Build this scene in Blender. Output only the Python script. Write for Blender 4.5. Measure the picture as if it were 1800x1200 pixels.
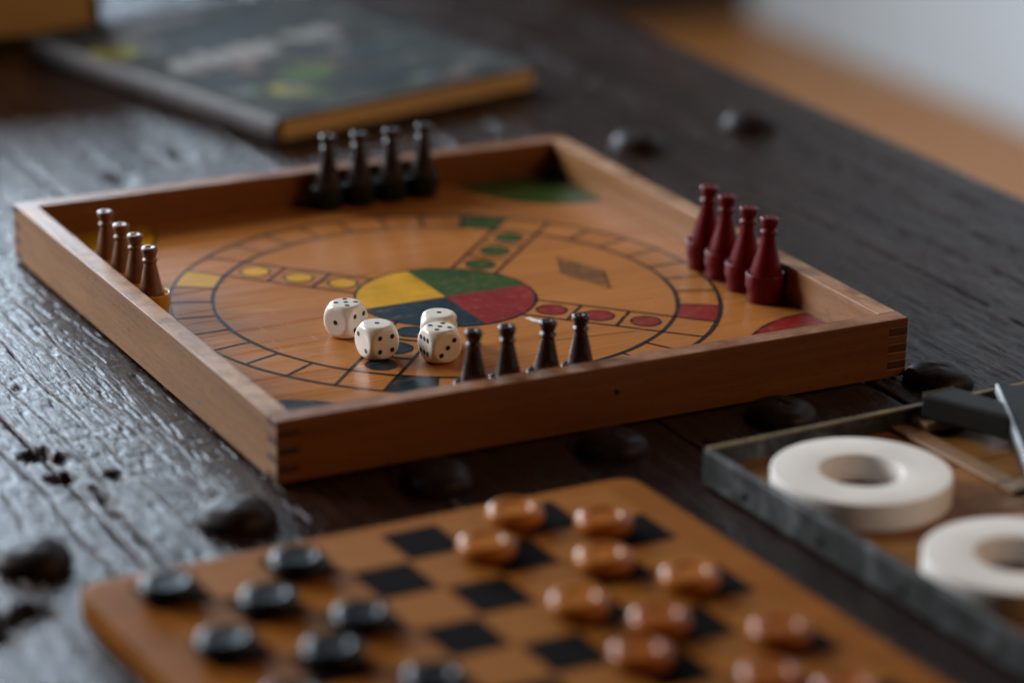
import bpy, bmesh, math, random
import numpy as np
from mathutils import Matrix, Vector

scene = bpy.context.scene
for o in list(bpy.data.objects):
    bpy.data.objects.remove(o, do_unlink=True)
col = scene.collection
random.seed(7)
R = math.radians

# ------------------------------------------------------------------ camera
cd = bpy.data.cameras.new('camera')
cam = bpy.data.objects.new('camera', cd); col.objects.link(cam)
cR = Vector((0.8877, -0.4601, 0.0167)); cU = Vector((0.1404, 0.3051, 0.9419)); cD = Vector((0.4385, 0.8338, -0.3354))
cam.matrix_world = Matrix(((cR.x, cU.x, -cD.x, -0.4677), (cR.y, cU.y, -cD.y, -1.1009), (cR.z, cU.z, -cD.z, 0.4907), (0, 0, 0, 1)))
cd.sensor_width = 36.0
cd.lens = 5344.84 / 1800 * 36
cd.clip_start = 0.02; cd.clip_end = 60
cd.dof.use_dof = True
cd.dof.focus_distance = 1.415
cd.dof.aperture_fstop = 3.0
cd.dof.aperture_blades = 9
scene.camera = cam

# ------------------------------------------------------------------ world, lights, exposure
w = bpy.data.worlds.new('World'); scene.world = w; w.use_nodes = True
bg = w.node_tree.nodes['Background']
bg.inputs[0].default_value = (1.0, 0.80, 0.62, 1); bg.inputs[1].default_value = 0.003
scene.view_settings.view_transform = 'Standard'
scene.view_settings.look = 'None'
scene.view_settings.exposure = 0.0
scene.view_settings.gamma = 1.0
scene.cycles.use_denoising = True
scene.cycles.max_bounces = 8
scene.cycles.caustics_reflective = False
scene.cycles.caustics_refractive = False


def window_light(name, az, el, dist, sx, sy, power, colr, tgt=(0.16, 0.16, 0.0)):
    ld = bpy.data.lights.new(name, 'AREA'); ld.shape = 'RECTANGLE'
    ld.size = sx; ld.size_y = sy; ld.energy = power; ld.color = colr
    o = bpy.data.objects.new(name, ld); col.objects.link(o)
    d = Vector((math.cos(R(az)) * math.cos(R(el)), math.sin(R(az)) * math.cos(R(el)), math.sin(R(el))))
    o.location = Vector(tgt) + d * dist
    o.rotation_euler = d.to_track_quat('Z', 'Y').to_euler()
    return o


window_light('window_light', 130, 23, 2.7, 1.2, 1.0, 92, (0.95, 0.97, 1.0))
window_light('back_window_light', 88, 17, 3.0, 1.2, 0.8, 78, (0.70, 0.85, 1.0))
window_light('far_window_light', 30, 34, 4.0, 0.5, 0.6, 9, (0.92, 0.95, 1.0))
window_light('room_light', -50, 36, 3.2, 1.0, 1.0, 19, (1.0, 0.58, 0.28))

# ------------------------------------------------------------------ helpers


def tag(o, label=None, cat=None, group=None, kind=None):
    if label: o['label'] = label
    if cat: o['category'] = cat
    if group: o['group'] = group
    if kind: o['kind'] = kind
    return o


def empty(name, loc=(0, 0, 0), rz=0.0):
    o = bpy.data.objects.new(name, None); col.objects.link(o)
    o.location = loc; o.rotation_euler = (0, 0, rz); o.empty_display_size = 0.01
    return o


def link(name, me, mat=None, parent=None, loc=None, rot=None):
    o = bpy.data.objects.new(name, me); col.objects.link(o)
    if mat is not None and not me.materials:
        me.materials.append(mat)
    if parent is not None: o.parent = parent
    if loc: o.location = loc
    if rot: o.rotation_euler = rot
    return o


def mesh(name, verts, faces, smooth=False):
    me = bpy.data.meshes.new(name); me.from_pydata([tuple(v) for v in verts], [], faces)
    me.update()
    if smooth:
        for p in me.polygons: p.use_smooth = True
    return me


def from_bm(name, bm, smooth=False):
    bmesh.ops.recalc_face_normals(bm, faces=bm.faces)
    me = bpy.data.meshes.new(name); bm.to_mesh(me); bm.free()
    if smooth:
        for p in me.polygons: p.use_smooth = True
    return me


def add_box(bm, x0, x1, y0, y1, z0, z1):
    r = bmesh.ops.create_cube(bm, size=1.0)
    for v in r['verts']:
        v.co = Vector((x0 if v.co.x < 0 else x1, y0 if v.co.y < 0 else y1, z0 if v.co.z < 0 else z1))
    return r['verts']


def box_mesh(name, x0, x1, y0, y1, z0, z1, bev=0.0, seg=2):
    bm = bmesh.new(); add_box(bm, x0, x1, y0, y1, z0, z1)
    if bev: bmesh.ops.bevel(bm, geom=list(bm.edges), offset=bev, segments=seg, affect='EDGES', profile=0.5)
    return from_bm(name, bm, False)


def lathe(name, prof, n=40, smooth=True, closed=False):
    """prof: list of (r, z); r==0 ends are capped with a point."""
    vs, fs, rings = [], [], []
    for r, z in prof:
        if r < 1e-7:
            vs.append((0, 0, z)); rings.append([len(vs) - 1])
        else:
            s = len(vs)
            for k in range(n):
                a = 2 * math.pi * k / n
                vs.append((r * math.cos(a), r * math.sin(a), z))
            rings.append(list(range(s, s + n)))
    pairs = list(zip(rings[:-1], rings[1:]))
    if closed: pairs.append((rings[-1], rings[0]))
    for A, B in pairs:
        for k in range(n):
            k2 = (k + 1) % n
            if len(A) == 1 and len(B) == 1: continue
            if len(A) == 1: fs.append((A[0], B[k], B[k2]))
            elif len(B) == 1: fs.append((A[k], A[k2], B[0]))
            else: fs.append((A[k], A[k2], B[k2], B[k]))
    bm = bmesh.new()
    bv = [bm.verts.new(v) for v in vs]
    for f in fs: bm.faces.new([bv[i] for i in f])
    return from_bm(name, bm, smooth)


def fillet(prof_pts, rad, seg=4):
    """round the inner corners of an (r,z) profile"""
    out = [prof_pts[0]]
    for i in range(1, len(prof_pts) - 1):
        p = np.array(prof_pts[i]); a = np.array(prof_pts[i - 1]); b = np.array(prof_pts[i + 1])
        la, lb = np.linalg.norm(a - p), np.linalg.norm(b - p)
        r = min(rad, la * .45, lb * .45)
        p0 = p + (a - p) / la * r; p1 = p + (b - p) / lb * r
        for k in range(seg + 1):
            t = k / seg
            q = (1 - t) ** 2 * p0 + 2 * t * (1 - t) * p + t * t * p1
            out.append((float(q[0]), float(q[1])))
    out.append(prof_pts[-1])
    return out


# ------------------------------------------------------------------ materials
class NT:
    def __init__(s, name):
        s.m = bpy.data.materials.new(name); s.m.use_nodes = True
        s.t = s.m.node_tree; s.n = s.t.nodes
        s.b = s.n['Principled BSDF']

    def add(s, typ, **kw):
        n = s.n.new(typ)
        for k, v in kw.items(): setattr(n, k, v)
        return n

    def l(s, a, b): s.t.links.new(a, b)

    def coord(s, scale=(1, 1, 1), rot=(0, 0, 0), kind='Object'):
        tc = s.add('ShaderNodeTexCoord'); mp = s.add('ShaderNodeMapping')
        mp.inputs['Scale'].default_value = scale; mp.inputs['Rotation'].default_value = rot
        s.l(tc.outputs[kind], mp.inputs['Vector'])
        return mp.outputs['Vector']

    def noise(s, vec, scale, detail=4, rough=.55, dist=0.0):
        n = s.add('ShaderNodeTexNoise')
        n.inputs['Scale'].default_value = scale; n.inputs['Detail'].default_value = detail
        n.inputs['Roughness'].default_value = rough; n.inputs['Distortion'].default_value = dist
        s.l(vec, n.inputs['Vector'])
        return n.outputs['Fac']

    def ramp(s, fac, stops, interp='LINEAR'):
        r = s.add('ShaderNodeValToRGB'); cr = r.color_ramp; cr.interpolation = interp
        while len(cr.elements) < len(stops): cr.elements.new(.5)
        for e, (p, c) in zip(cr.elements, stops):
            e.position = p
            e.color = (c, c, c, 1) if not hasattr(c, '__len__') else (*c[:3], 1)
        s.l(fac, r.inputs['Fac'])
        return r.outputs['Color']

    def mix(s, fac, a, b, blend='MIX'):
        m = s.add('ShaderNodeMix', data_type='RGBA', blend_type=blend)
        for sock, v in ((m.inputs[0], fac), (m.inputs[6], a), (m.inputs[7], b)):
            if hasattr(v, 'is_linked'): s.l(v, sock)
            elif hasattr(v, '__len__'): sock.default_value = (*v[:3], 1)
            else: sock.default_value = v
        return m.outputs[2]

    def mapr(s, fac, a, b, lo=0.0, hi=1.0):
        m = s.add('ShaderNodeMapRange')
        m.inputs[1].default_value = lo; m.inputs[2].default_value = hi
        m.inputs[3].default_value = a; m.inputs[4].default_value = b
        s.l(fac, m.inputs[0])
        return m.outputs[0]

    def math(s, op, a, b):
        m = s.add('ShaderNodeMath', operation=op)
        for sock, v in ((m.inputs[0], a), (m.inputs[1], b)):
            if hasattr(v, 'is_linked'): s.l(v, sock)
            else: sock.default_value = v
        return m.outputs[0]

    def bump(s, h, strength, dist):
        b = s.add('ShaderNodeBump'); b.inputs['Strength'].default_value = strength
        b.inputs['Distance'].default_value = dist
        s.l(h, b.inputs['Height']); s.l(b.outputs[0], s.b.inputs['Normal'])
        return b

    def set(s, **kw):
        for k, v in kw.items():
            k = k.replace('_', ' ')
            sock = s.b.inputs[k]
            if hasattr(v, 'is_linked'): s.l(v, sock)
            elif hasattr(v, '__len__') and len(v) == 3: sock.default_value = (*v, 1)
            else: sock.default_value = v
        return s


def plain(name, c, rough=.5, var=.15, scale=120, spec=.5, coat=0.0, metal=0.0, bump=0.0):
    t = NT(name); v = t.coord()
    n = t.noise(v, scale, 4)
    dark = tuple(x * (1 - var) for x in c); lite = tuple(min(1, x * (1 + var)) for x in c)
    t.set(Base_Color=t.ramp(n, [(.3, dark), (.7, lite)]), Roughness=t.mapr(n, max(.02, rough - .08), rough + .08),
          Metallic=metal)
    t.b.inputs['Specular IOR Level'].default_value = spec
    if coat: t.set(Coat_Weight=coat, Coat_Roughness=.12)
    if bump: t.bump(n, bump, .0005)
    return t.m


def wood(name, dark, mid, lite, along='X', freq=60, stretch=.06, rough=.4, coat=0.0, fleck=.0, bump=.15, spec=.5, scratch=0.0, rub_sheen=0.0):
    """grain runs along the named axis"""
    t = NT(name)
    sc = {'X': (stretch, 1, 1), 'Y': (1, stretch, 1), 'Z': (1, 1, stretch)}[along]
    v = t.coord(sc)
    n1 = t.noise(v, freq, 6, .6, .6)
    n2 = t.noise(v, freq * 6, 3, .6)
    n3 = t.noise(t.coord(), 14, 3)
    c = t.ramp(n1, [(.28, dark), (.5, mid), (.74, lite)])
    c = t.mix(t.mapr(n2, 0, .35, .45, .75), c, dark)
    c = t.mix(t.mapr(n3, 0, .35, .35, .7), c, tuple(x * .72 for x in mid))
    rr = t.mapr(n2, rough - .07, rough + .1, .3, .7)
    h = t.math('ADD', n1, n2)
    if fleck:
        f = t.noise(t.coord({'X': (.18, 1, 1), 'Y': (1, .18, 1), 'Z': (1, 1, .18)}[along]), 900, 2, .5)
        c = t.mix(t.mapr(f, 0, fleck, .58, .72), c, tuple(x * .45 for x in dark))
    if rub_sheen:
        # rubbed varnish on the rim, its whitish highlights painted into upward faces
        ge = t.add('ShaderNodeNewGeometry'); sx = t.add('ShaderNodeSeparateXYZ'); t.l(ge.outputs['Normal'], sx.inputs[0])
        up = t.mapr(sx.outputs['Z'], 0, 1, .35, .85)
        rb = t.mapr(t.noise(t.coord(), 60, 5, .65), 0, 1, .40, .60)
        mk = t.math('MULTIPLY', t.math('MULTIPLY', up, rb), rub_sheen)
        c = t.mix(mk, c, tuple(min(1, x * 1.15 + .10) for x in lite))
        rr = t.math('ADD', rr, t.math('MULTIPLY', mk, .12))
    if scratch:
        s1 = t.noise(t.coord((.05, 1, 1), (0, 0, .6)), 700, 2, .5, .3)
        s2 = t.noise(t.coord((1, .06, 1), (0, 0, .3)), 620, 2, .5, .3)
        m1 = t.mapr(t.math('MAXIMUM', s1, s2), 0, 1, .66, .72)
        patch = t.mapr(t.noise(t.coord(), 22, 3), 0, 1, .52, .66)
        m1 = t.math('MULTIPLY', m1, patch)
        c = t.mix(t.math('MULTIPLY', m1, scratch), c, tuple(min(1, x * 1.5 + .08) for x in lite))
        rr = t.math('ADD', rr, t.math('MULTIPLY', m1, .25))
    t.set(Base_Color=c, Roughness=rr)
    t.b.inputs['Specular IOR Level'].default_value = spec
    if coat: t.set(Coat_Weight=coat, Coat_Roughness=.14)
    t.bump(h, bump, .0004)
    return t.m


def paint(name, c, wear=.5, under=(.32, .14, .05), rough=.3, lo=.56, hi=.64):
    """printed ink on the varnished board, worn through in specks"""
    t = NT(name)
    n = t.noise(t.coord(), 260, 5, .7)
    g = t.noise(t.coord((.08, 1, 1)), 240, 3, .6)
    m = t.mapr(t.math('ADD', t.math('MULTIPLY', n, .6), t.math('MULTIPLY', g, .4)), 0, wear, lo, hi)
    v = t.noise(t.coord(), 45, 3)
    base = t.ramp(v, [(.3, tuple(x * .82 for x in c)), (.7, tuple(min(1, x * 1.15) for x in c))])
    t.set(Base_Color=t.mix(m, base, under), Roughness=t.mapr(n, rough - .08, rough + .14), Coat_Weight=0.0, Coat_Roughness=.18)
    t.b.inputs['Specular IOR Level'].default_value = .2
    t.bump(g, .08, .0003)
    return t.m


M = {}
M['tray_x'] = wood('tray_wood_x', (.13, .040, .008), (.22, .075, .015), (.30, .112, .026), 'X', 70, .05, .42, .10, .5, .2, rub_sheen=.5)
M['tray_y'] = wood('tray_wood_y', (.17, .070, .022), (.29, .132, .044), (.38, .188, .070), 'Y', 70, .05, .42, .06, .8, .25, rub_sheen=.8)
M['end'] = wood('end_grain', (.045, .015, .005), (.08, .027, .008), (.115, .042, .013), 'Z', 200, .5, .55, 0, .3, .2)
M['board'] = wood('varnished_board', (.34, .116, .023), (.45, .168, .039), (.53, .215, .058), 'X', 42, .05, .30, .0, .12, .06, spec=.22, scratch=.22)
M['ink'] = paint('black_ink', (.012, .015, .018), .75, lo=.57, hi=.66)
M['p_yellow'] = paint('yellow_print', (.60, .31, .013), .45, lo=.54, hi=.66)
M['p_red'] = paint('red_print', (.25, .018, .018), .55, lo=.53, hi=.66)
M['p_green'] = paint('green_print', (.028, .072, .014), .5, lo=.53, hi=.66)
M['p_blue'] = paint('navy_print', (.012, .030, .044), .5, lo=.54, hi=.66)
M['p_smudge'] = paint('faded_brown_print', (.12, .065, .035), .8, lo=.48, hi=.56)
M['sliver'] = plain('off_white_sliver', (.75, .72, .66), .5, .1)


def turned(name, c, rough=.34):
    return wood(name, tuple(x * .6 for x in c), c, tuple(min(1, x * 1.35) for x in c), 'Z', 160, .08, rough, .12, 0, .04)


M['body_yellow'] = turned('brown_turned_wood', (.20, .075, .026))
M['body_blue'] = turned('dark_plum_wood', (.030, .012, .010), .26)
M['body_green'] = turned('dark_umber_wood', (.018, .009, .005), .26)
M['body_red'] = plain('red_lacquered_wood', (.115, .0015, .005), .33, .2, 300, .22, 0)
M['cup_yellow'] = plain('yellow_lacquer', (.58, .27, .015), .35, .12, 200, .5, .2)
M['cup_blue'] = plain('navy_lacquer', (.012, .014, .035), .33, .2, 200, .5, .2)
M['cup_green'] = plain('green_lacquer', (.005, .012, .005), .42, .2, 200, .25, 0)
M['cup_red'] = plain('crimson_lacquer', (.115, .0015, .006), .33, .15, 200, .22, 0)


def ivory():
    t = NT('ivory_plastic')
    n = t.noise(t.coord(), 90, 3)
    t.set(Base_Color=t.ramp(n, [(.3, (.80, .76, .69)), (.7, (.85, .81, .75))]), Roughness=.22,
          Subsurface_Weight=.25, Subsurface_Scale=.003)
    t.b.inputs['Subsurface Radius'].default_value = (1, .7, .45)
    return t.m


M['ivory'] = ivory()
M['pip'] = plain('black_pip_paint', (.012, .012, .018), .35, .1)


def table_mat():
    t = NT('weathered_dark_wood')
    v = t.coord((1, .05, 1))
    n1 = t.noise(v, 130, 6, .65, .8)
    n2 = t.noise(t.coord((1, .12, 1)), 620, 4, .6, .4)
    n3 = t.noise(t.coord((1, .5, 1)), 26, 4, .6)
    n4 = t.noise(t.coord((.6, 1, 1)), 700, 4, .65, .4)
    c = t.ramp(n1, [(.3, (.005, .0022, .0014)), (.52, (.018, .0075, .0045)), (.75, (.046, .020, .012))])
    c = t.mix(t.mapr(n3, 0, .6, .4, .7), c, (.026, .010, .006))
    t.set(Base_Color=c, Roughness=t.mapr(t.math('ADD', t.math('MULTIPLY', n3, .6), t.math('MULTIPLY', n2, .4)), .15, .34, .35, .65))
    t.b.inputs['Specular IOR Level'].default_value = .17
    h = t.math('ADD', t.math('MULTIPLY', n1, 1.0), t.math('ADD', t.math('MULTIPLY', n2, .45), t.math('MULTIPLY', n4, .8)))
    t.bump(h, .85, .0007)
    return t.m


M['table'] = table_mat()
M['stud'] = plain('dark_stud', (.016, .008, .005), .46, .5, 260, .15, 0, 0, .5)
M['checker_wood'] = wood('checkerboard_wood', (.19, .060, .006), (.27, .090, .010), (.34, .122, .017), 'X', 50, .05, .55, 0, .15, .1, .05)
M['sq_light'] = wood('light_square_wood', (.22, .078, .011), (.31, .118, .019), (.38, .152, .028), 'X', 60, .06, .55, 0, .15, .1, .05)
M['sq_dark'] = plain('black_square_stain', (.008, .007, .007), .85, .3, 220, .02)
M['man_brown'] = plain('brown_lacquered_wood', (.33, .095, .016), .26, .25, 90, .22, .05)
M['man_black'] = plain('black_lacquered_wood', (.006, .007, .009), .33, .2, 90, .2, .03)
M['ring'] = plain('white_chalky_wood', (.80, .765, .715), .48, .09, 28, .3, 0, 0, .15)


def zinc():
    t = NT('weathered_zinc')
    n = t.noise(t.coord(), 55, 5, .65, .5); n2 = t.noise(t.coord(), 240, 3)
    c = t.ramp(n, [(.34, (.016, .016, .015)), (.52, (.050, .052, .052)), (.70, (.16, .17, .175))])
    t.set(Base_Color=c, Metallic=.55, Roughness=t.mapr(n2, .42, .7))
    t.bump(n, .3, .0006)
    return t.m


M['zinc'] = zinc()
M['rim'] = plain('tarnished_brass_rim', (.20, .16, .085), .5, .4, 150, .4, 0, .3)
M['box_floor'] = wood('box_floor_wood', (.10, .036, .008), (.27, .112, .026), (.42, .19, .055), 'X', 60, .05, .45, 0, .4, .3, .25)
M['batten'] = wood('pale_batten_wood', (.20, .11, .05), (.30, .17, .085), (.38, .23, .12), 'Y', 90, .06, .5, 0, .3, .2)
M['black'] = plain('black_leatherette', (.010, .011, .010), .5, .2, 300, .4, 0, 0, .3)
M['silver'] = plain('polished_silver', (.85, .87, .90), .38, .05, 100, .5, 0, 1.0)
M['cover'] = plain('slate_book_cover', (.040, .043, .040), .7, .6, 45, .06)
M['spine'] = plain('grey_book_spine', (.085, .078, .080), .5, .25, 60, .2)
M['green_cover'] = plain('dark_green_cover', (.012, .026, .010), .5, .3, 60, .4)


def pages(name, axis):
    t = NT(name)
    sc = (1, 1, 1)
    n = t.noise(t.coord((.02, .02, 1)), 1400, 3, .6)
    c = t.ramp(n, [(.3, (.50, .30, .11)), (.55, (.70, .45, .18)), (.75, (.80, .55, .25))])
    t.set(Base_Color=c, Roughness=.8)
    t.bump(n, .4, .0003)
    return t.m


M['pages'] = pages('tan_page_edges', 'X')
M['print_white'] = plain('pale_cover_print', (.25, .235, .22), .6, .25, 60, .1)
M['print_yellow'] = plain('olive_yellow_cover_print', (.20, .19, .03), .6, .4, 60, .1)
M['print_green'] = plain('green_cover_print', (.06, .10, .025), .6, .4, 60, .1)
M['print_grey'] = plain('ash_grey_cover_print', (.11, .11, .11), .6, .4, 60, .1)
M['print_pink'] = plain('dusty_pink_cover_print', (.15, .09, .075), .6, .4, 60, .1)
M['print_teal'] = plain('teal_cover_print', (.014, .024, .028), .6, .4, 60, .1)
M['floor'] = wood('orange_floor_wood', (.34, .125, .03), (.45, .18, .048), (.52, .23, .07), 'Y', 9, .06, .45, 0, 0, .05)
M['wall'] = plain('pale_plaster', (.62, .69, .73), .8, .04, 8)
M['cabinet'] = wood('dark_cabinet_wood', (.02, .010, .006), (.04, .02, .011), (.06, .03, .016), 'Z', 20, .06, .5)

# ------------------------------------------------------------------ the setting: floor, wall
FZ = -0.72
f = link('floor', box_mesh('floor', -2.0, 2.6, -1.6, 6.0, FZ - .03, FZ), M['floor']); tag(f, kind='structure')
wl = link('wall', box_mesh('wall', 2.25, 2.35, -1.6, 6.0, FZ, 1.6), M['wall']); tag(wl, kind='structure')
cab = empty('wooden_cabinet', (2.02, 3.75, FZ))
tag(cab, 'dark brown wooden cabinet on the floor against the pale wall', 'cabinet')
link('carcass', box_mesh('carcass', -.20, .22, -.55, .9, .06, 1.1, .006), M['cabinet'], cab)
link('plinth', box_mesh('plinth', -.18, .21, -.53, .88, 0, .0585), M['cabinet'], cab)
for y0, y1 in ((-.54, .165), (.175, .89)):
    d = link('cabinet_door', box_mesh('cabinet_door', -.222, -.202, y0, y1, .075, 1.085, .004), M['cabinet'], cab)
    link('knob', lathe('knob', [(0, 0), (.006, 0), (.006, .014), (.013, .018), (.013, .026), (0, .03)], 16), M['silver'], d,
         (-.222, y1 - .05 if y0 < 0 else y0 + .05, .6), (0, R(-90), 0))

# ------------------------------------------------------------------ numpy noise for the old table top


def _hash(ix, iy, seed):
    h = (ix.astype(np.int64) * 374761393 + iy.astype(np.int64) * 668265263 + seed * 1442695041) & 0xffffffff
    h = ((h ^ (h >> 13)) * 1274126177) & 0xffffffff
    return ((h ^ (h >> 16)) & 0xffff) / 65535.0


def vnoise(x, y, seed=0):
    ix = np.floor(x); iy = np.floor(y); fx = x - ix; fy = y - iy
    fx = fx * fx * (3 - 2 * fx); fy = fy * fy * (3 - 2 * fy)
    a = _hash(ix, iy, seed); b = _hash(ix + 1, iy, seed); c = _hash(ix, iy + 1, seed); d = _hash(ix + 1, iy + 1, seed)
    return (a * (1 - fx) + b * fx) * (1 - fy) + (c * (1 - fx) + d * fx) * fy


def fbm(x, y, seed, oct=4):
    s = 0; a = .5; t = 0
    for k in range(oct):
        s = s + a * vnoise(x * 2 ** k + 17.3 * k, y * 2 ** k + 5.1 * k, seed + k); t += a; a *= .55
    return s / t


# cracks: x0, y0, y1, half width, depth, wander
CR = [(-.022, .00, .30, .0008, .0014, .004), (-.033, .05, .46, .0007, .0012, .005),
      (-.047, -.02, .26, .0008, .0012, .005), (-.062, .03, .38, .0007, .0013, .004), (-.093, -.10, .22, .0011, .0022, .006),
      (-.110, .0, .30, .0008, .0015, .005), (-.129, -.2, .12, .0010, .0018, .006), (-.150, -.12, .25, .0009, .0015, .005),
      (-.071, -.09, .035, .0020, .004, .003), (-.064, .02, .075, .0012, .0025, .002), (.03, .36, .8, .0012, .0016, .006),
      (.06, .36, .7, .001, .0014, .006), (.10, .37, .6, .0012, .0018, .006), (.135, .36, .55, .001, .0014, .005),
      (.415, -.15, .35, .0010, .0014, .005), (.45, .0, .7, .0012, .0014, .006),
      (.485, -.1, .45, .0010, .0012, .006), (.515, .05, .8, .0012, .0014, .006), (.30, -.2, .05, .0012, .0016, .005),
      (.19, -.3, .0, .0012, .0016, .005), (.13, -.3, .02, .0012, .0016, .005), (.34, .35, .9, .0014, .0018, .006)]
# pits: x, y, rx, ry, depth
PITS = [(-.0815, .076, .0085, .0080, .007), (-.071, .069, .005, .006, .004), (-.079, .047, .0050, .0055, .006), (-.0575, .0430, .0045, .0045, .004),
        (-.069, .012, .002, .02, .004), (-.139, -.078, .012, .008, .007), (-.150, -.092, .010, .007, .006), (.100, .455, .006, .010, .004),
        (.150, .487, .005, .008, .005), (-.118, .10, .003, .010, .002), (-.03, .20, .0015, .004, .0012), (-.06, .16, .003, .004, .0015)]


def table_h(x, y, k=1.0):
    z = -.0005 * fbm(x * 22, y * 9, 11, 3)
    z -= .00022 * fbm(x * 260 + 2 * fbm(x * 20, y * 8, 77, 2), y * 16, 23, 4)
    z -= .00022 * k * fbm(x * 330, y * 170, 31, 3)
    tr = fbm(x * 110, y * 420, 41, 3); z -= .0005 * k * np.clip((tr - .64) / .08, 0, 1)
    fl = fbm(x * 420, y * 60, 43, 2); z -= .0007 * k * np.clip((fl - .66) / .07, 0, 1)
    for i, (x0, y0, y1, hw, dp, wd) in enumerate(CR):
        cx = x0 + wd * (fbm(y * 14, y * 0 + i * 3.7, 51 + i, 5) - .5) * 2
        ww = .5 * hw * (.45 + 1.1 * vnoise(y * 40, y * 0 + i, 60 + i))
        end = np.clip((y - y0) / .03, 0, 1) * np.clip((y1 - y) / .03, 0, 1)
        z -= 2.2 * (k if k < 1 else 1) * dp * end * np.exp(-np.abs((x - cx) / ww) ** 3)
    for i, (px, py, rx, ry, dp) in enumerate(PITS):
        d = np.hypot((x - px) / rx, (y - py) / ry) + 2.2 * (fbm(x * 230, y * 130, 90 + i, 4) - .5)
        z -= dp * np.clip(1.2 - d, 0, 1)
    return z - .0002


table = empty('rustic_table', (0, 0, 0))
tag(table, 'dark weathered plank table with domed studs carrying all the games', 'table')
TY0, TY1 = -.62, 1.45
XS = [-.42, -.245, -.079, .06, .185, .30, .545]
for i in range(len(XS) - 1):
    x0, x1 = XS[i] + (.0006 if i < 3 else .0002), XS[i + 1] - (.0006 if i < 2 else .0002)
    fine = i in (1, 2)
    dx = .0008 if fine else .0018
    nx = int((x1 - x0) / dx) + 1
    xs = np.linspace(x0, x1, nx)
    if fine:
        a_, b_ = max(x0, -.165), min(x1, .002)
        xs = np.concatenate([np.arange(x0, a_ - 1e-6, .0012), np.linspace(a_, b_, int((b_ - a_) / .00048)), np.arange(b_ + .0012, x1 - .0006, .0012), [x1] if x1 > b_ + 1e-6 else []])
        nx = len(xs)
    if fine:
        ys = np.concatenate([np.arange(TY0, -.20, .008), np.arange(-.20, .55, .0022), np.arange(.55, TY1 + .001, .006)])
    else:
        ys = np.arange(TY0, TY1 + .001, .005)
    ny = len(ys)
    X, Y = np.meshgrid(xs, ys)
    edge = np.minimum(X - x0, x1 - X)
    wob = .0012 * fbm(Y * 30, X * 0 + i, 5 + i, 3)
    Z = table_h(X, Y, 1.0 if fine else .45) - (.0016 if i < 3 else .0005) * np.exp(-((edge) / (.0005 + .4 * wob)) ** 1.5) - (.0003 * (i % 3) if i < 3 else 0)
    top = np.stack([X, Y, Z], -1).reshape(-1, 3)
    idx = np.arange(nx * ny).reshape(ny, nx)
    q = np.stack([idx[:-1, :-1], idx[:-1, 1:], idx[1:, 1:], idx[1:, :-1]], -1).reshape(-1, 4)
    # skirt + bottom from the border loop
    loop = np.concatenate([idx[0, :], idx[1:, -1], idx[-1, -2::-1], idx[-2:0:-1, 0]])
    nb = len(loop)
    low = top[loop].copy(); low[:, 2] = -.042
    base = nx * ny
    V = np.concatenate([top, low])
    k = np.arange(nb); k2 = (k + 1) % nb
    sk = np.stack([loop[k2], loop[k], base + k, base + k2], -1)
    Q = np.concatenate([q, sk])
    me = bpy.data.meshes.new('plank')
    me.vertices.add(len(V)); me.vertices.foreach_set('co', V.astype(np.float32).ravel())
    bc = [base, base + nx - 1, base + nx - 1 + ny - 1, base + 2 * (nx - 1) + ny - 1]
    lv = np.concatenate([Q.ravel(), np.array(bc[::-1])]).astype(np.int32)
    me.loops.add(len(lv)); me.loops.foreach_set('vertex_index', lv)
    me.polygons.add(len(Q) + 1)
    ls = (np.arange(len(Q) + 1) * 4).astype(np.int32)
    me.polygons.foreach_set('loop_start', ls)
    sm = np.zeros(len(Q) + 1, dtype=bool); sm[:len(q)] = True
    me.polygons.foreach_set('use_smooth', sm)
    me.update(calc_edges=True); me.validate()
    link('plank', me, M['table'], table)
for (x, y) in ((-.37, -.55), (.50, -.55), (-.37, 1.38), (.50, 1.38)):
    link('leg', box_mesh('leg', x - .035, x + .035, y - .035, y + .035, FZ, -.0425, .006), M['table'], table)
link('apron', box_mesh('apron', .47, .495, -.5, 1.33, -.13, -.0425, .003), M['table'], table)


def stud_mesh(k):
    rng = random.Random(k)
    ph = [rng.uniform(0, 6.28) for _ in range(4)]
    n, m = 36, 12
    vs, fs = [], []
    for j in range(m):
        a = (j / (m - 1)) * math.pi / 2
        for i in range(n):
            t = 2 * math.pi * i / n
            wob = 1 + .03 * math.sin(2 * t + ph[0]) + .015 * math.sin(3 * t + ph[1]) + .02 * math.sin(5 * t + ph[2] + a)
            r = .0165 * math.cos(a) ** .8 * wob if j < m - 1 else 0.0005
            z = .0095 * math.sin(a) ** .8 * (1 + .03 * math.sin(t + ph[3]) + .02 * math.sin(3 * t + ph[1] + 2 * a))
            vs.append((r * math.cos(t), r * math.sin(t), z - .0012))
    for j in range(m - 1):
        for i in range(n):
            fs.append((j * n + i, j * n + (i + 1) % n, (j + 1) * n + (i + 1) % n, (j + 1) * n + i))
    fs.append(tuple((m - 1) * n + i for i in range(n)))
    return mesh('stud', vs, fs, True)


for k, (x, y) in enumerate([(-.119, -.031), (-.029, -.026), (.064, -.0235), (.150, -.0225), (.238, -.0215), (.330, -.012), (.400, .394), (.484, .405), (-.21, -.03)]):
    link('stud', stud_mesh(k), M['stud'], table, (x, y, -.0006))

# ------------------------------------------------------------------ game tray
SX, SY, HZ, FL, TH = .320, .343, .0286, .0105, .010
CX, CY = .1603, .1642
tray = empty('game_tray', (0, 0, 0))
tag(tray, 'square wooden game tray with a round painted race track inside', 'board game')


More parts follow.
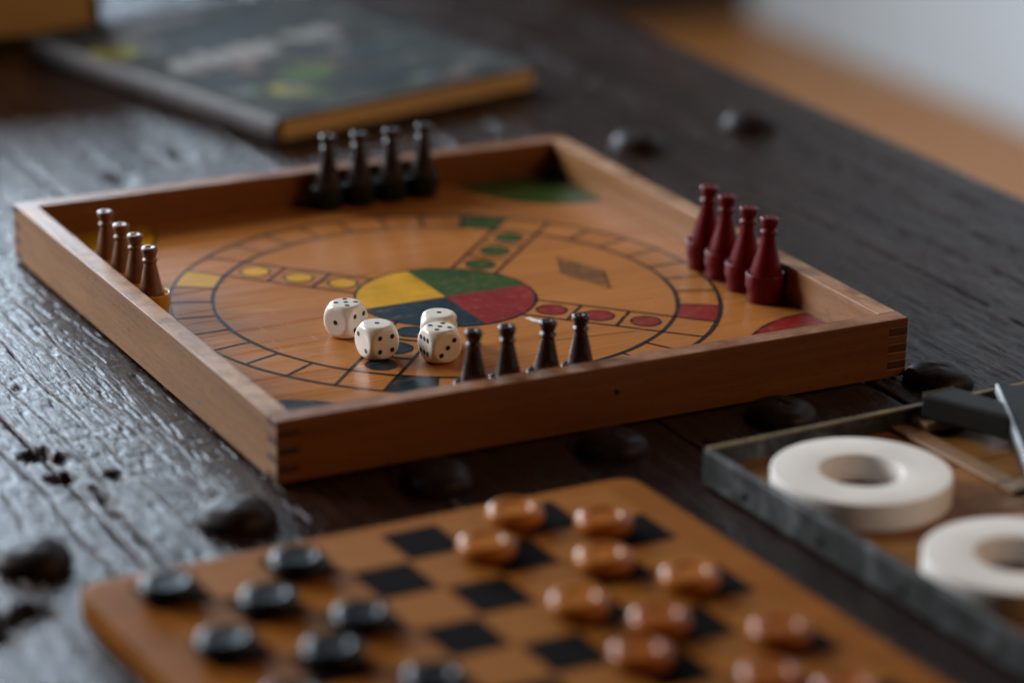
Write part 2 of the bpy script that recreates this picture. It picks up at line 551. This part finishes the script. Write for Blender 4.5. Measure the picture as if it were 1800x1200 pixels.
def tray_side(along, at, mat):
    """a box-jointed side; fingers 0,2,4,6 on the x sides, 1,3,5 on the y sides"""
    L = SX if along == 'x' else SY
    n = 7; hf = HZ / n; g = .00002
    bm = bmesh.new()
    pts = []
    mine = 0 if along == 'x' else 1
    low, up = [], []
    for k in range(n):
        has = (k % 2 == mine)
        z0, z1 = k * hf + (g if has else -g), (k + 1) * hf - (g if has else -g)
        if k == 0: z0 = 0
        if k == n - 1: z1 = HZ
        e = 0 if has else TH + g
        low.append((e, z0)); low.append((e, z1))
    right = [(L - a, z) for a, z in low]
    poly = right + low[::-1]
    # drop duplicates
    pp = [poly[0]]
    for p in poly[1:]:
        if abs(p[0] - pp[-1][0]) > 1e-9 or abs(p[1] - pp[-1][1]) > 1e-9: pp.append(p)

    def co(a, z, t):
        return (a, at + t, z) if along == 'x' else (at + t, a, z)
    v0 = [bm.verts.new(co(a, z, 0)) for a, z in pp]
    v1 = [bm.verts.new(co(a, z, TH)) for a, z in pp]
    bm.faces.new(v0); bm.faces.new(v1[::-1])
    m = len(pp)
    for i in range(m):
        j = (i + 1) % m
        bm.faces.new((v0[i], v1[i], v1[j], v0[j]))
    bmesh.ops.recalc_face_normals(bm, faces=bm.faces)
    ax = 0 if along == 'x' else 1
    for fc in bm.faces:
        c = fc.calc_center_median()
        if abs(fc.normal[ax]) > .9 and (c[ax] < .001 or c[ax] > L - .001): fc.material_index = 1
    me = from_bm('tray_side', bm)
    me.materials.append(mat); me.materials.append(M['end'])
    o = link('tray_side', me, None, tray)
    b = o.modifiers.new('bevel', 'BEVEL'); b.width = .0004; b.segments = 2; b.limit_method = 'ANGLE'; b.angle_limit = R(50)
    return o


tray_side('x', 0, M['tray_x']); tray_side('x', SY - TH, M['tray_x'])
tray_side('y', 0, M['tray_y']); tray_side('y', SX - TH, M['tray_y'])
board = link('track_board', box_mesh('track_board', TH + .0002, SX - TH - .0002, TH + .0002, SY - TH - .0002, .004, FL), M['board'], tray)
# small dark dowel plugs on the front side
for x, z in ((.165, .0165),):
    link('dowel', lathe('dowel', [(0, 0), (.0016, 0), (.0015, .0003), (0, .0003)], 14), M['end'], tray, (x, -.00002, z), (R(90), 0, 0))

ZF, ZL = FL + .00008, FL + .00016


def wob(a, k=0):
    return 0.00014 * math.sin(a * 7 + k) + 0.0001 * math.sin(a * 23 + 2 * k)


def flat(name, pts, z, mat, parent=tray):
    me = mesh(name, [(x, y, z) for x, y in pts], [tuple(range(len(pts)))])
    return link(name, me, mat, parent)


def annulus(name, r0, r1, a0=0, a1=360, n=180, mat='ink', cx=CX, cy=CY, z=ZL, clip=None):
    vs, fs = [], []
    full = abs(a1 - a0) >= 359.9
    cnt = n if full else n + 1
    for i in range(cnt):
        a = R(a0 + (a1 - a0) * i / n)
        for r in (r0 - wob(a, r0 * 1e4), r1 + wob(a, r1 * 1e4)):
            vs.append((cx + r * math.cos(a), cy + r * math.sin(a), z))
    for i in range(n):
        j = (i + 1) % cnt
        fs.append((2 * i, 2 * i + 1, 2 * j + 1, 2 * j))
    return link(name, mesh(name, vs, fs), M[mat], tray)


def line(name, p, q, wd, mat='ink', z=ZL, n=8):
    p, q = np.array(p), np.array(q); d = (q - p) / np.linalg.norm(q - p); nr = np.array([-d[1], d[0]])
    a, b = [], []
    for i in range(n + 1):
        c = p + (q - p) * i / n; k = random.uniform(-.09, .09) * wd
        a.append(tuple(c + nr * (wd / 2 + k))); b.append(tuple(c - nr * (wd / 2 - k)))
    return flat(name, b + a[::-1], z, M[mat])


R1, R2, R3 = .1348, .1138, .0443
LW = .00155
annulus('outer_ring_line', R1 - .0010, R1 + .0010)
annulus('inner_ring_line', R2 - .0010, R2 + .0010)
annulus('hub_outline', R3 - .0005, R3 + .0008, n=96)
COLS = {0: 'p_green', 1: 'p_yellow', 2: 'p_blue', 3: 'p_red'}
zz = .000002
for k in range(4):
    pts = [(CX, CY)] + [(CX + (R3 - .0004) * math.cos(R(90 * k + 3 * i)), CY + (R3 - .0004) * math.sin(R(90 * k + 3 * i))) for i in range(31)]
    flat('hub_quadrant', pts, ZF, M[COLS[k]])
OFF = {0: 0.0, 1: -2.0, 2: 2.0, 3: -.5}
AW = .0116
for k in range(4):
    a = 45 + 90 * k + OFF[k]
    d = np.array([math.cos(R(a)), math.sin(R(a))]); nr = np.array([-d[1], d[0]])
    c = np.array([CX, CY])
    for s in (-1, 1):
        r_in = math.sqrt(R3 ** 2 - AW ** 2); r_out = math.sqrt(R1 ** 2 - AW ** 2)
        line('arm_line', c + d * r_in + nr * AW * s, c + d * r_out + nr * AW * s, LW)
    for r in (.0660, .0905):
        line('arm_bar', c + d * r - nr * (AW - .0006), c + d * r + nr * (AW - .0006), LW)
    for r in (.0545, .0783, .1020):
        p = c + d * r
        rr = .0072 * random.uniform(.97, 1.03)
        flat('arm_dot', [(p[0] + rr * math.cos(t), p[1] + rr * math.sin(t)) for t in np.linspace(0, 2 * math.pi, 37)[:-1]], ZF, M[COLS[k]])
        annulus('dot_outline', rr - .0004, rr + .0006, n=40, cx=p[0], cy=p[1])
    # ticks across the ring between this arm and the next
    half = math.degrees(math.asin(AW / .124))
    nxt = 45 + 90 * (k + 1) + OFF[(k + 1) % 4]
    st = (nxt - half - a - half) / 8
    for i in range(1, 8):
        t = R(a + half + st * i)
        u = np.array([math.cos(t), math.sin(t)])
        line('ring_tick', c + u * (R2 + .0006), c + u * (R1 - .0006), LW * .95)
    # coloured start field after the arm
    ha = [math.degrees(math.asin(AW / r)) for r in (R2, R1)]
    g = .35
    pts = []
    for i in range(9):
        t = R(a + ha[1] + g + (half + st - ha[1] - g) * i / 8); pts.append((CX + (R1 - .0007) * math.cos(t), CY + (R1 - .0007) * math.sin(t)))
    for i in range(8, -1, -1):
        t = R(a + ha[0] + g + (half + st - ha[0] - g) * i / 8); pts.append((CX + (R2 + .0007) * math.cos(t), CY + (R2 + .0007) * math.sin(t)))
    flat('start_field', pts, ZF, M[COLS[k]])
    # quarter-round home in the corner
    qx = (SX - TH - .0004 if k in (0, 3) else TH + .0004); qy = (SY - TH - .0004 if k in (0, 1) else TH + .0004)
    rq = .0590; b0 = 180 + 90 * k
    pts = [(qx, qy)] + [(qx + rq * math.cos(R(b0 + 3 * i)), qy + rq * math.sin(R(b0 + 3 * i))) for i in range(31)]
    flat('home_quarter', pts, ZF, M[COLS[k]])
    annulus('home_outline', rq - .0006, rq + .0006, b0, b0 + 90, 40, cx=qx, cy=qy)

# faded lozenge print right of the hub and a long hairline crack
lz = [np.array([CX + a, CY + b]) for a, b in ((.0797, .0323), (.0905, .0034), (.0803, -.0217), (.0696, .0090))]
cen = sum(lz) / 4
for i in range(4):
    line('emblem_line', lz[i], lz[(i + 1) % 4], .0011, 'p_smudge')
for i in range(1, 6):
    t = i / 6
    line('emblem_stroke', lz[0] * (1 - t) + lz[3] * t, lz[1] * (1 - t) + lz[2] * t, .0022, 'p_smudge')
line('board_crack', (CX + .016, CY - .078), (CX + .060, CY - .083), .0004, 'ink', n=12)
flat('board_sliver', [(CX + .0205, CY - .0445), (CX + .0235, CY - .0440), (CX + .0265, CY - .0530), (CX + .0245, CY - .0545), (CX + .0215, CY - .0500)], ZL, M['sliver'])  # small off-white sliver laid flat on the board

# ------------------------------------------------------------------ bottle pawns


def cup_mesh():
    rr = .0090
    outer = [(0, 0), (rr * .88, 0), (rr * .91, .0010), (rr * .91, .0048), (rr * 1.0, .0062), (rr, .0118), (rr * .985, .0125)]
    inner = [(rr * .92, .0125), (rr * .90, .0115), (rr * .88, .003), (0, .003)]
    return lathe('cup', outer + inner, 40)


def bottle_mesh(h, fat=1.0):
    # measured down from the top
    p = [(0, h - .0002), (.0004, h - .0007), (.0008, h), (.0034, h), (.0040, h - .0004), (.0041, h - .0012), (.0036, h - .0030), (.0030, h - .0046), (.0026, h - .0052),
         (.0031, h - .0055), (.00375, h - .0061), (.0038, h - .0066), (.0034, h - .0072), (.0029, h - .0076), (.0030, h - .0086),
         (.0036, h - .0115), (.0045, h - .0160), (.0054, h - .0205), (.0062, h - .0245), (.0066, h - .0275), (.0068, h - .030), (.0067, .0031), (0, .0031)]
    k = min(1.14, max(1.0, h / .0366))
    p = [(r * (1 + (fat - 1) * min(1, max(0, (h - z - .009) / .012))), z) for r, z in p]
    p = [(r * k, z if z <= .0032 else h - (h - z) * k if h - (h - z) * k > .0032 else .0033 + i * 1e-6) for i, (r, z) in enumerate(p)]
    return lathe('bottle', p, 36)


CUP = cup_mesh()
ROWS = {
    'yellow': dict(h=.0352, pos=[(.0195, .1964), (.0195, .2170), (.0195, .2360), (.0195, .2560)], top=[(0, 0)] * 4,
                   lab='brown wooden bottle pawn in a yellow cup', where=['nearest the viewer along the left side', 'second from the viewer along the left side', 'third from the viewer along the left side', 'farthest along the left side of the tray'],
                   group='bottle pawns in yellow cups'),
    'blue': dict(h=.0366, pos=[(.1028, .0195), (.1205, .0195), (.1392, .0195), (.1568, .0195)], top=[(0, 0), (-.0014, 0), (0, 0), (0, 0)],
                 lab='dark plum bottle pawn behind the front side', where=['leftmost of its row', 'second from left in its row', 'third from left in its row', 'rightmost of its row'],
                 group='dark bottle pawns at the front side'),
    'green': dict(h=.0395, pos=[(.1683, .3232), (.1872, .3232), (.2058, .3232), (.2245, .3232)], top=[(0, 0)] * 4,
                  lab='dark brown bottle pawn at the back side', where=['leftmost of its row', 'second from left in its row', 'third from left in its row', 'rightmost of its row'],
                  group='bottle pawns in green cups'),
    'red': dict(h=.0418, pos=[(.3006, .0945), (.3006, .1140), (.3006, .1335), (.3006, .1525)], top=[(.002, 0), (.002, .001), (.002, .003), (.002, 0)],
                lab='red bottle pawn by the right side', where=['frontmost of its row', 'second from the front in its row', 'third from the front in its row', 'rearmost of its row'],
                group='red bottle pawns'),
}
for cn, r in ROWS.items():
    bme = bottle_mesh(r['h'], 1.13 if cn == 'red' else 1.0); bme.materials.append(M['body_' + cn])
    cme = CUP.copy(); cme.transform(Matrix.Diagonal((1.07, 1.07, 1.12, 1))) if cn == 'red' else None; cme.materials.clear(); cme.materials.append(M['cup_' + cn])
    for i, (x, y) in enumerate(r['pos']):
        e = empty('bottle_pawn', (x, y, FL + .0003), random.uniform(0, 6.28))
        tag(e, r['lab'] + ', ' + r['where'][i], 'pawn', r['group'])
        link('cup', cme, None, e)
        tx, ty = r['top'][i]; tx += random.uniform(-.0007, .0007); ty += random.uniform(-.0007, .0007)
        e.scale = (1, 1, random.uniform(.985, 1.015))
        o = link('bottle', bme, None, e)
        rz = e.rotation_euler.z
        lx = tx * math.cos(-rz) - ty * math.sin(-rz); ly = tx * math.sin(-rz) + ty * math.cos(-rz)
        o.rotation_euler = (-math.atan2(ly, r['h']), math.atan2(lx, r['h']), 0)

# ------------------------------------------------------------------ dice
DA = .008; RS = .01055


def smax(a, b, k):
    h = np.clip(.5 + .5 * (a - b) / k, 0, 1)
    return b * (1 - h) + a * h + k * h * (1 - h)


def die_r(d):
    d = np.asarray(d, float); d = d / np.linalg.norm(d, axis=-1, keepdims=True)
    lo = np.full(d.shape[:-1], .004); hi = np.full(d.shape[:-1], .016)
    for _ in range(40):
        mid = (lo + hi) / 2; p = np.abs(d * mid[..., None])
        q = p - (DA - .0011)
        bx = np.linalg.norm(np.maximum(q, 0), axis=-1) + np.minimum(q.max(-1), 0) - .0011
        s = smax(bx, mid - RS, .0007)
        lo = np.where(s < 0, mid, lo); hi = np.where(s < 0, hi, mid)
    return d * lo[..., None]


def die_mesh():
    n = 26
    bm = bmesh.new()
    g = np.tan(np.linspace(-math.pi / 4, math.pi / 4, n + 1))
    for ax in range(3):
        for sg in (-1, 1):
            A, B = np.meshgrid(g, g, indexing='ij')
            d = np.zeros((n + 1, n + 1, 3)); d[..., ax] = sg; d[..., (ax + 1) % 3] = A; d[..., (ax + 2) % 3] = B
            P = die_r(d)
            V = [[bm.verts.new(P[i, j]) for j in range(n + 1)] for i in range(n + 1)]
            for i in range(n):
                for j in range(n):
                    bm.faces.new((V[i][j], V[i + 1][j], V[i + 1][j + 1], V[i][j + 1]))
    bmesh.ops.remove_doubles(bm, verts=bm.verts, dist=1e-6)
    return from_bm('body', bm, True)


DIE = die_mesh(); DIE.materials.append(M['ivory'])
po = .0033
PIPS = {1: [(0, 0)], 2: [(-po, po), (po, -po)], 3: [(-po, -po), (0, 0), (po, po)], 4: [(-po, -po), (-po, po), (po, -po), (po, po)],
        5: [(-po, -po), (-po, po), (po, -po), (po, po), (0, 0)], 6: [(s * po * 1.0, t * po * .98) for s in (-1, 0, 1) for t in (-1, 1)]}


def pip_mesh(face, u, v):
    """face: (normal, right, up) local unit vectors; slightly dished dark spot on the surface"""
    nrm, rt, up = [np.array(a, float) for a in face]
    vs, fs = [], []
    n = 20; rp = .00118
    for rad, off in ((0, -.00002), (.55, .00001), (1.0, .00003)):
        ring = [(0, 0)] if rad == 0 else [(rad * rp * math.cos(2 * math.pi * k / n), rad * rp * math.sin(2 * math.pi * k / n)) for k in range(n)]
        for a, b in ring:
            d = nrm * DA + rt * (u + a) + up * (v + b)
            q = die_r(d); vs.append(tuple(q + nrm * (off + .00004)))
    for k in range(n):
        fs.append((0, 1 + k, 1 + (k + 1) % n))
        fs.append((1 + k, 1 + n + k, 1 + n + (k + 1) % n, 1 + (k + 1) % n))
    return mesh('pip', vs, fs, True)


LEFTF = ((-1, 0, 0), (0, -1, 0), (0, 0, 1))     # normal -x, seen from outside right is -y
RIGHTF = ((0, -1, 0), (1, 0, 0), (0, 0, 1))
TOPF = ((0, 0, 1), (1, 0, 0), (0, 1, 0))
BACKF = ((0, 1, 0), (-1, 0, 0), (0, 0, 1)); FARF = ((1, 0, 0), (0, 1, 0), (0, 0, 1)); BOTF = ((0, 0, -1), (1, 0, 0), (0, -1, 0))


def make_die(x, y, leftaz, top, left, right, label, six_rows=False):
    e = empty('die', (x, y, FL + .0081 + .0003), R(leftaz - 180))
    tag(e, label, 'die', 'white dice on the tray')
    link('body', DIE, None, e)
    for fc, nn in ((TOPF, top), (LEFTF, left), (RIGHTF, right), (BOTF, 7 - top), (FARF, 7 - left), (BACKF, 7 - right)):
        for u, v in PIPS[nn]:
            link('pip', pip_mesh(fc, u, v), M['pip'], e)
    return e


make_die(.0928, .1336, 207.6, 5, 1, 4, 'white die showing five dots on top, leftmost of the four')
make_die(.0936, .1007, 187, 1, 2, 4, 'white die with one dot on top and four on its side, beside the black dot')
make_die(.1179, .0843, 182, 5, 6, 3, 'white die with five on top and six and three on its sides')
make_die(.1262, .1022, 236, 1, 2, 3, 'white die with one dot on top, half hidden behind another die')

# ------------------------------------------------------------------ draughts board
BA = R(1.7)
chk = empty('draughts_board', (.0178, -.1051, 0), BA)
tag(chk, 'orange wooden draughts board with black squares in the foreground', 'draughts board')
PU, PV, BZ = .0268, .0285, .0115
bx0, bx1 = -4.5 * PU - .0172, 3.5 * PU + .0172
by1, by0 = .5 * PV + .0098, -7.5 * PV - .0135
bm = bmesh.new()
rc = .010
pts = []
for (cx_, cy_, a0) in ((bx1 - rc, by1 - rc, 0), (bx0 + rc, by1 - rc, 90), (bx0 + rc, by0 + rc, 180), (bx1 - rc, by0 + rc, 270)):
    for i in range(9):
        a = R(a0 + 90 * i / 8); pts.append((cx_ + rc * math.cos(a), cy_ + rc * math.sin(a)))
vb = [bm.verts.new((x, y, .0005)) for x, y in pts]
fb = bm.faces.new(vb[::-1])
ex = bmesh.ops.extrude_face_region(bm, geom=[fb])
for v in ex['geom']:
    if isinstance(v, bmesh.types.BMVert): v.co.z = BZ
bmesh.ops.recalc_face_normals(bm, faces=bm.faces)
top_e = [e for e in bm.edges if all(abs(v.co.z - BZ) < 1e-6 for v in e.verts)]
bmesh.ops.bevel(bm, geom=top_e, offset=.0022, segments=4, affect='EDGES', profile=.5)
link('board_slab', from_bm('board_slab', bm), M['checker_wood'], chk)
gap = .0007
sq = mesh('square', [(-PU / 2 + gap, -PV / 2 + gap, 0), (PU / 2 - gap, -PV / 2 + gap, 0), (PU / 2 - gap, PV / 2 - gap, 0), (-PU / 2 + gap, PV / 2 - gap, 0)], [(0, 1, 2, 3)])


def square_mesh(mat, ins):
    bm = bmesh.new(); add_box(bm, -PU / 2 + ins, PU / 2 - ins, -PV / 2 + ins, PV / 2 - ins, -.002, .00025)
    me = from_bm('square', bm); me.materials.append(mat); return me


SQD = square_mesh(M['sq_dark'], .0013); SQL = square_mesh(M['sq_light'], .0003)
for c in range(8):
    for r in range(8):
        dk = (c + r) % 2 == 0
        link('square', SQD if dk else SQL, None, chk, ((c - 4) * PU, -r * PV, BZ + (.0001 if dk else 0)))


def man_mesh():
    r, h = .0118, .0074
    p = [(0, 0), (r - .0016, 0), (r, .0018), (r, h - .0020), (r - .0022, h), (r - .0050, h), (r - .0057, h - .0008), (0, h - .0010)]
    return lathe('disc', fillet(p, .0015, 5), 48)


MAN = man_mesh()
MK_ = MAN.copy(); MK_.materials.append(M['man_black'])
MB_ = []
for k, c in enumerate([(.38, .115, .015), (.42, .140, .020), (.33, .092, .012)]):
    m_ = MAN.copy(); m_.materials.append(wood('brown_lacquer_tone', tuple(x * .7 for x in c), c, tuple(x * 1.3 for x in c), 'X', 120, .12, .27, .05, .15, .05, .25)); MB_.append(m_)
brown = [((.0592, -.104), 'at the far edge of the board, leftmost'), ((.0878, -.1264), 'in the far right corner of the board'), ((.0341, -.1283), 'second row, left of all but the far edge piece'),
         ((.0696, -.1591), 'just in front of the far right corner piece'), ((.0909, -.1882), 'beside the right border, fourth row from the far edge'), ((.0411, -.1908), 'leftmost of the fourth row from the far edge'),
         ((.0611, -.2171), 'in the fifth row, right of the middle'), ((.0402, -.2396), 'below the fifth row piece, close to the bottom edge'), ((.0964, -.2448), 'near the right border, lower right of the board'),
         ((.0728, -.2759), 'cut by the bottom edge of the picture'), ((.0905, -.2970), 'rightmost, barely showing at the bottom edge')]
black = [((-.0923, -.1120), 'in the far left corner of the board'), ((-.0389, -.1118), 'farthest from the viewer, second along the far edge'), ((-.0627, -.1389), 'between the far left corner piece and the middle'),
         ((-.0375, -.1677), 'rightmost of the third row'), ((-.0913, -.1667), 'by the left border, third row'), ((-.0594, -.1897), 'in the fourth row, below the middle piece'),
         ((-.0363, -.2266), 'cut by the bottom edge, next to the empty black squares'), ((-.0880, -.2190), 'barely showing at the bottom edge, far left')]
for lst, me, nm, grp in ((brown, MB_, 'glossy brown draughts piece', 'brown draughts pieces'), (black, MK_, 'glossy black draughts piece', 'black draughts pieces')):
    for (x, y), wh in lst:
        o = link('draughts_piece', random.choice(me) if isinstance(me, list) else me, None, None, (x, y, BZ + .0006), (0, 0, random.uniform(0, 6)))
        tag(o, nm + ' ' + wh, 'draughts piece', grp)

# ------------------------------------------------------------------ metal edged box on the right with white rings
BR = R(2.7)
bxo = empty('metal_edged_box', (.1642, -.0755, 0.0), BR)
tag(bxo, 'shallow zinc sided wooden box at the right holding two white rings', 'box')
BW, BD, BH = .30, .34, .0155
zt = .0016
link('box_wall', box_mesh('box_wall', 0, zt, -BD, 0, .0004, BH, .0005), M['zinc'], bxo)
link('box_wall', box_mesh('box_wall', zt + .0001, BW - zt - .0001, -zt, 0, .0004, BH, .0005), M['zinc'], bxo)
link('box_wall', box_mesh('box_wall', BW - zt, BW, -BD, 0, .0004, BH, .0005), M['zinc'], bxo)
link('box_wall', box_mesh('box_wall', zt + .0001, BW - zt - .0001, -BD, -BD + zt, .0004, BH, .0005), M['zinc'], bxo)
link('rim', box_mesh('rim', zt, BW - zt, -.0024, .0004, BH + .00005, BH + .0012, .0005), M['rim'], bxo)
link('rim', box_mesh('rim', -.0004, .0024, -BD, -.0026, BH + .00005, BH + .0012, .0005), M['zinc'], bxo)
nb = 7; pw = (BD - 2 * zt) / nb
for i in range(nb):
    y1 = -zt - .0002 - i * pw
    link('floor_plank', box_mesh('floor_plank', zt + .0003, BW - zt - .0003, y1 - pw + .0010, y1, .002, .0072 + .0003 * (i % 2), .0006), M['box_floor'], bxo)
link('batten', box_mesh('batten', .098, .108, -.076, -zt - .0004, .0077, .0094, .0006), M['batten'], bxo)
link('batten', box_mesh('batten', .098, BW - zt - .001, -.0865, -.0764, .0077, .0094, .0006), M['batten'], bxo)
link('batten', box_mesh('batten', .1085, BW - zt - .001, -.014, -zt - .0004, .0077, .0124, .0006), M['batten'], bxo)
for y in (-.032, -.085, -.14, -.20, -.26):
    link('nail', lathe('nail', [(0, .0012), (.0014, .0009), (.0021, 0), (0, 0)], 16), M['stud'], bxo, (-.0001, y, .0060), (0, R(-90), 0))


def ring_mesh():
    ro, ri, h = .0378, .0174, .0118
    p = [(ri, .0008), (ro, 0), (ro, h), (ri, h)]
    q = []
    b = .0009
    pr = [(ri + b, 0), (ro - b, 0), (ro, b), (ro, h - b), (ro - b, h), (ri + b, h), (ri, h - b), (ri, b)]
    out = []
    for i in range(8):
        a = np.array(pr[i]); out.append(tuple(a))
        if i % 2 == 1:
            c = {1: (ro, 0), 3: (ro, h), 5: (ri, h), 7: (ri, 0)}[i]; bb = np.array(pr[(i + 1) % 8]); c = np.array(c)
            for t in (.25, .5, .75): out.append(tuple((1 - t) ** 2 * a + 2 * t * (1 - t) * c + t * t * bb))
    return lathe('ring', out, 96, True, True)


RG = ring_mesh(); RG.materials.append(M['ring'])
o = link('wooden_ring', RG, None, None, (.2072, -.1315, .0077)); tag(o, 'thick white ring lying whole in the box beside the black case', 'ring', 'white rings in the box')
o = link('wooden_ring', RG, None, None, (.2145, -.2310, .0077)); tag(o, 'thick white ring nearer the viewer, cut off by the right edge', 'ring', 'white rings in the box')

case = empty('black_case', (.2746, -.0769, .0126), 0)
tag(case, 'black block lying in the back corner of the box behind the white rings', 'case')
bm = bmesh.new()
foot = [(0, 0), (.0187, .0008), (.0275, -.0236), (.0190, -.0396)]
v0 = [bm.verts.new((x, y, 0)) for x, y in foot]; v1 = [bm.verts.new((x, y, .0114)) for x, y in foot]
bm.faces.new(v0); bm.faces.new(v1[::-1])
for i in range(4):
    j = (i + 1) % 4; bm.faces.new((v0[i], v1[i], v1[j], v0[j]))
bmesh.ops.recalc_face_normals(bm, faces=bm.faces)
bmesh.ops.bevel(bm, geom=list(bm.edges), offset=.0014, segments=3, affect='EDGES', profile=.5)
link('block', from_bm('block', bm), M['black'], case)
link('piping', box_mesh('piping', .001, .0177, -.0004, .0002, .0109, .0117, .0001), M['rim'], case, None, (0, 0, R(2.4)))
sl = empty('silver_edged_slab', (.3177, -.0730, .0077), R(-118))
tag(sl, 'dark slab with a bright silver edge, cut off by the right edge of the picture', 'slab')
link('slab_body', box_mesh('slab_body', 0, .11, .0012, .09, 0, .0128, .0008), M['black'], sl)
link('edge_trim', box_mesh('edge_trim', 0, .11, -.0004, .0011, .0085, .0133, .0006), M['silver'], sl)

# ------------------------------------------------------------------ books
bk = empty('picture_book', (.2078, .4815, 0), R(14.2))
tag(bk, 'closed hardcover book with dark slate cover and pale blurred print behind the tray', 'book')
bw, bd, bt = .205, .262, .0150
link('back_cover', box_mesh('back_cover', 0, bw, 0, bd, .0003, .0016, .0004), M['cover'], bk)
link('front_cover', box_mesh('front_cover', 0, bw, 0, bd, bt - .0015, bt, .0004), M['cover'], bk)
link('page_block', box_mesh('page_block', .0035, bw - .004, .0012, bd - .003, .0017, bt - .0016), M['pages'], bk)
bm = bmesh.new()
sec = []
for i in range(9):
    a = R(90 + 180 * i / 8); sec.append((-.0002 + .0042 * math.cos(a), bt / 2 + .00015 + (bt / 2 - .0002) * math.sin(a)))
v0 = [bm.verts.new((x, .0002, z)) for x, z in sec]; v1 = [bm.verts.new((x, bd - .0002, z)) for x, z in sec]
bm.faces.new(v0); bm.faces.new(v1[::-1])
for i in range(len(sec)):
    j = (i + 1) % len(sec); bm.faces.new((v0[i], v1[i], v1[j], v0[j]))
link('spine', from_bm('spine', bm), M['spine'], bk)


def blob(name, cx, cy, rx, ry, seed, mat, rot=0.0):
    rng = random.Random(seed); ph = [rng.uniform(0, 6.28) for _ in range(4)]
    pts = []
    for i in range(28):
        t = 2 * math.pi * i / 28
        k = 1 + .18 * math.sin(2 * t + ph[0]) + .16 * math.sin(3 * t + ph[1]) + .1 * math.sin(5 * t + ph[2])
        x, y = rx * k * math.cos(t), ry * k * math.sin(t)
        pts.append((cx + x * math.cos(rot) - y * math.sin(rot), cy + x * math.sin(rot) + y * math.cos(rot), bt + .00010 + .000004 * seed))
    return link(name, mesh(name, pts, [tuple(range(28))]), M[mat], bk)


BOOK_MARKS = [(.030, .133, .012, .014, 'print_white'), (.050, .138, .008, .020, 'print_white'), (.066, .134, .008, .019, 'print_white'), (.084, .140, .010, .019, 'print_white'), (.100, .143, .006, .015, 'print_white'),
              (.130, .150, .012, .010, 'print_white'), (.150, .152, .013, .011, 'print_white'),
              (.012, .185, .012, .016, 'print_yellow'), (.026, .190, .010, .012, 'print_yellow'), (.074, .070, .016, .012, 'print_green'), (.092, .083, .012, .010, 'print_green'), (.050, .035, .012, .010, 'print_green'),
              (.044, .048, .009, .014, 'print_yellow'), (.05, .225, .02, .014, 'print_pink'), (.095, .235, .022, .010, 'print_pink'), (.10, .185, .045, .012, 'print_teal'), (.15, .09, .03, .016, 'print_teal'), (.03, .09, .02, .012, 'print_teal'), (.12, .04, .03, .01, 'print_teal')]
rng = random.Random(21)
for i in range(46):
    BOOK_MARKS.append((rng.uniform(.012, .190), rng.uniform(.012, .245), rng.uniform(.004, .012), rng.uniform(.003, .008), rng.choice(['print_teal', 'print_green', 'print_pink', 'print_teal', 'print_teal', 'print_grey', 'print_grey', 'print_grey'])))
for i, (x, y, rx, ry, mt) in enumerate(BOOK_MARKS):
    blob('cover_print', x, y, rx, ry, i, mt)

b2 = empty('thick_book', (.2018, .7726, 0), R(-5))
tag(b2, 'thick book with tan pages and dark green cover in the upper left corner', 'book')
t2 = .095  # unseen upper part made thicker so the book shades the table in front
link('back_cover', box_mesh('back_cover', -.19, .003, -.003, .26, .0003, .0040, .0006), M['green_cover'], b2)
link('front_cover', box_mesh('front_cover', -.19, .003, -.003, .26, t2 - .0035, t2, .0006), M['green_cover'], b2)
link('page_block', box_mesh('page_block', -.186, -.0006, 0, .256, .0041, t2 - .0036), M['pages'], b2)
link('spine', box_mesh('spine', -.0004, .0032, -.003, .26, .0041, t2 - .0036), M['green_cover'], b2)
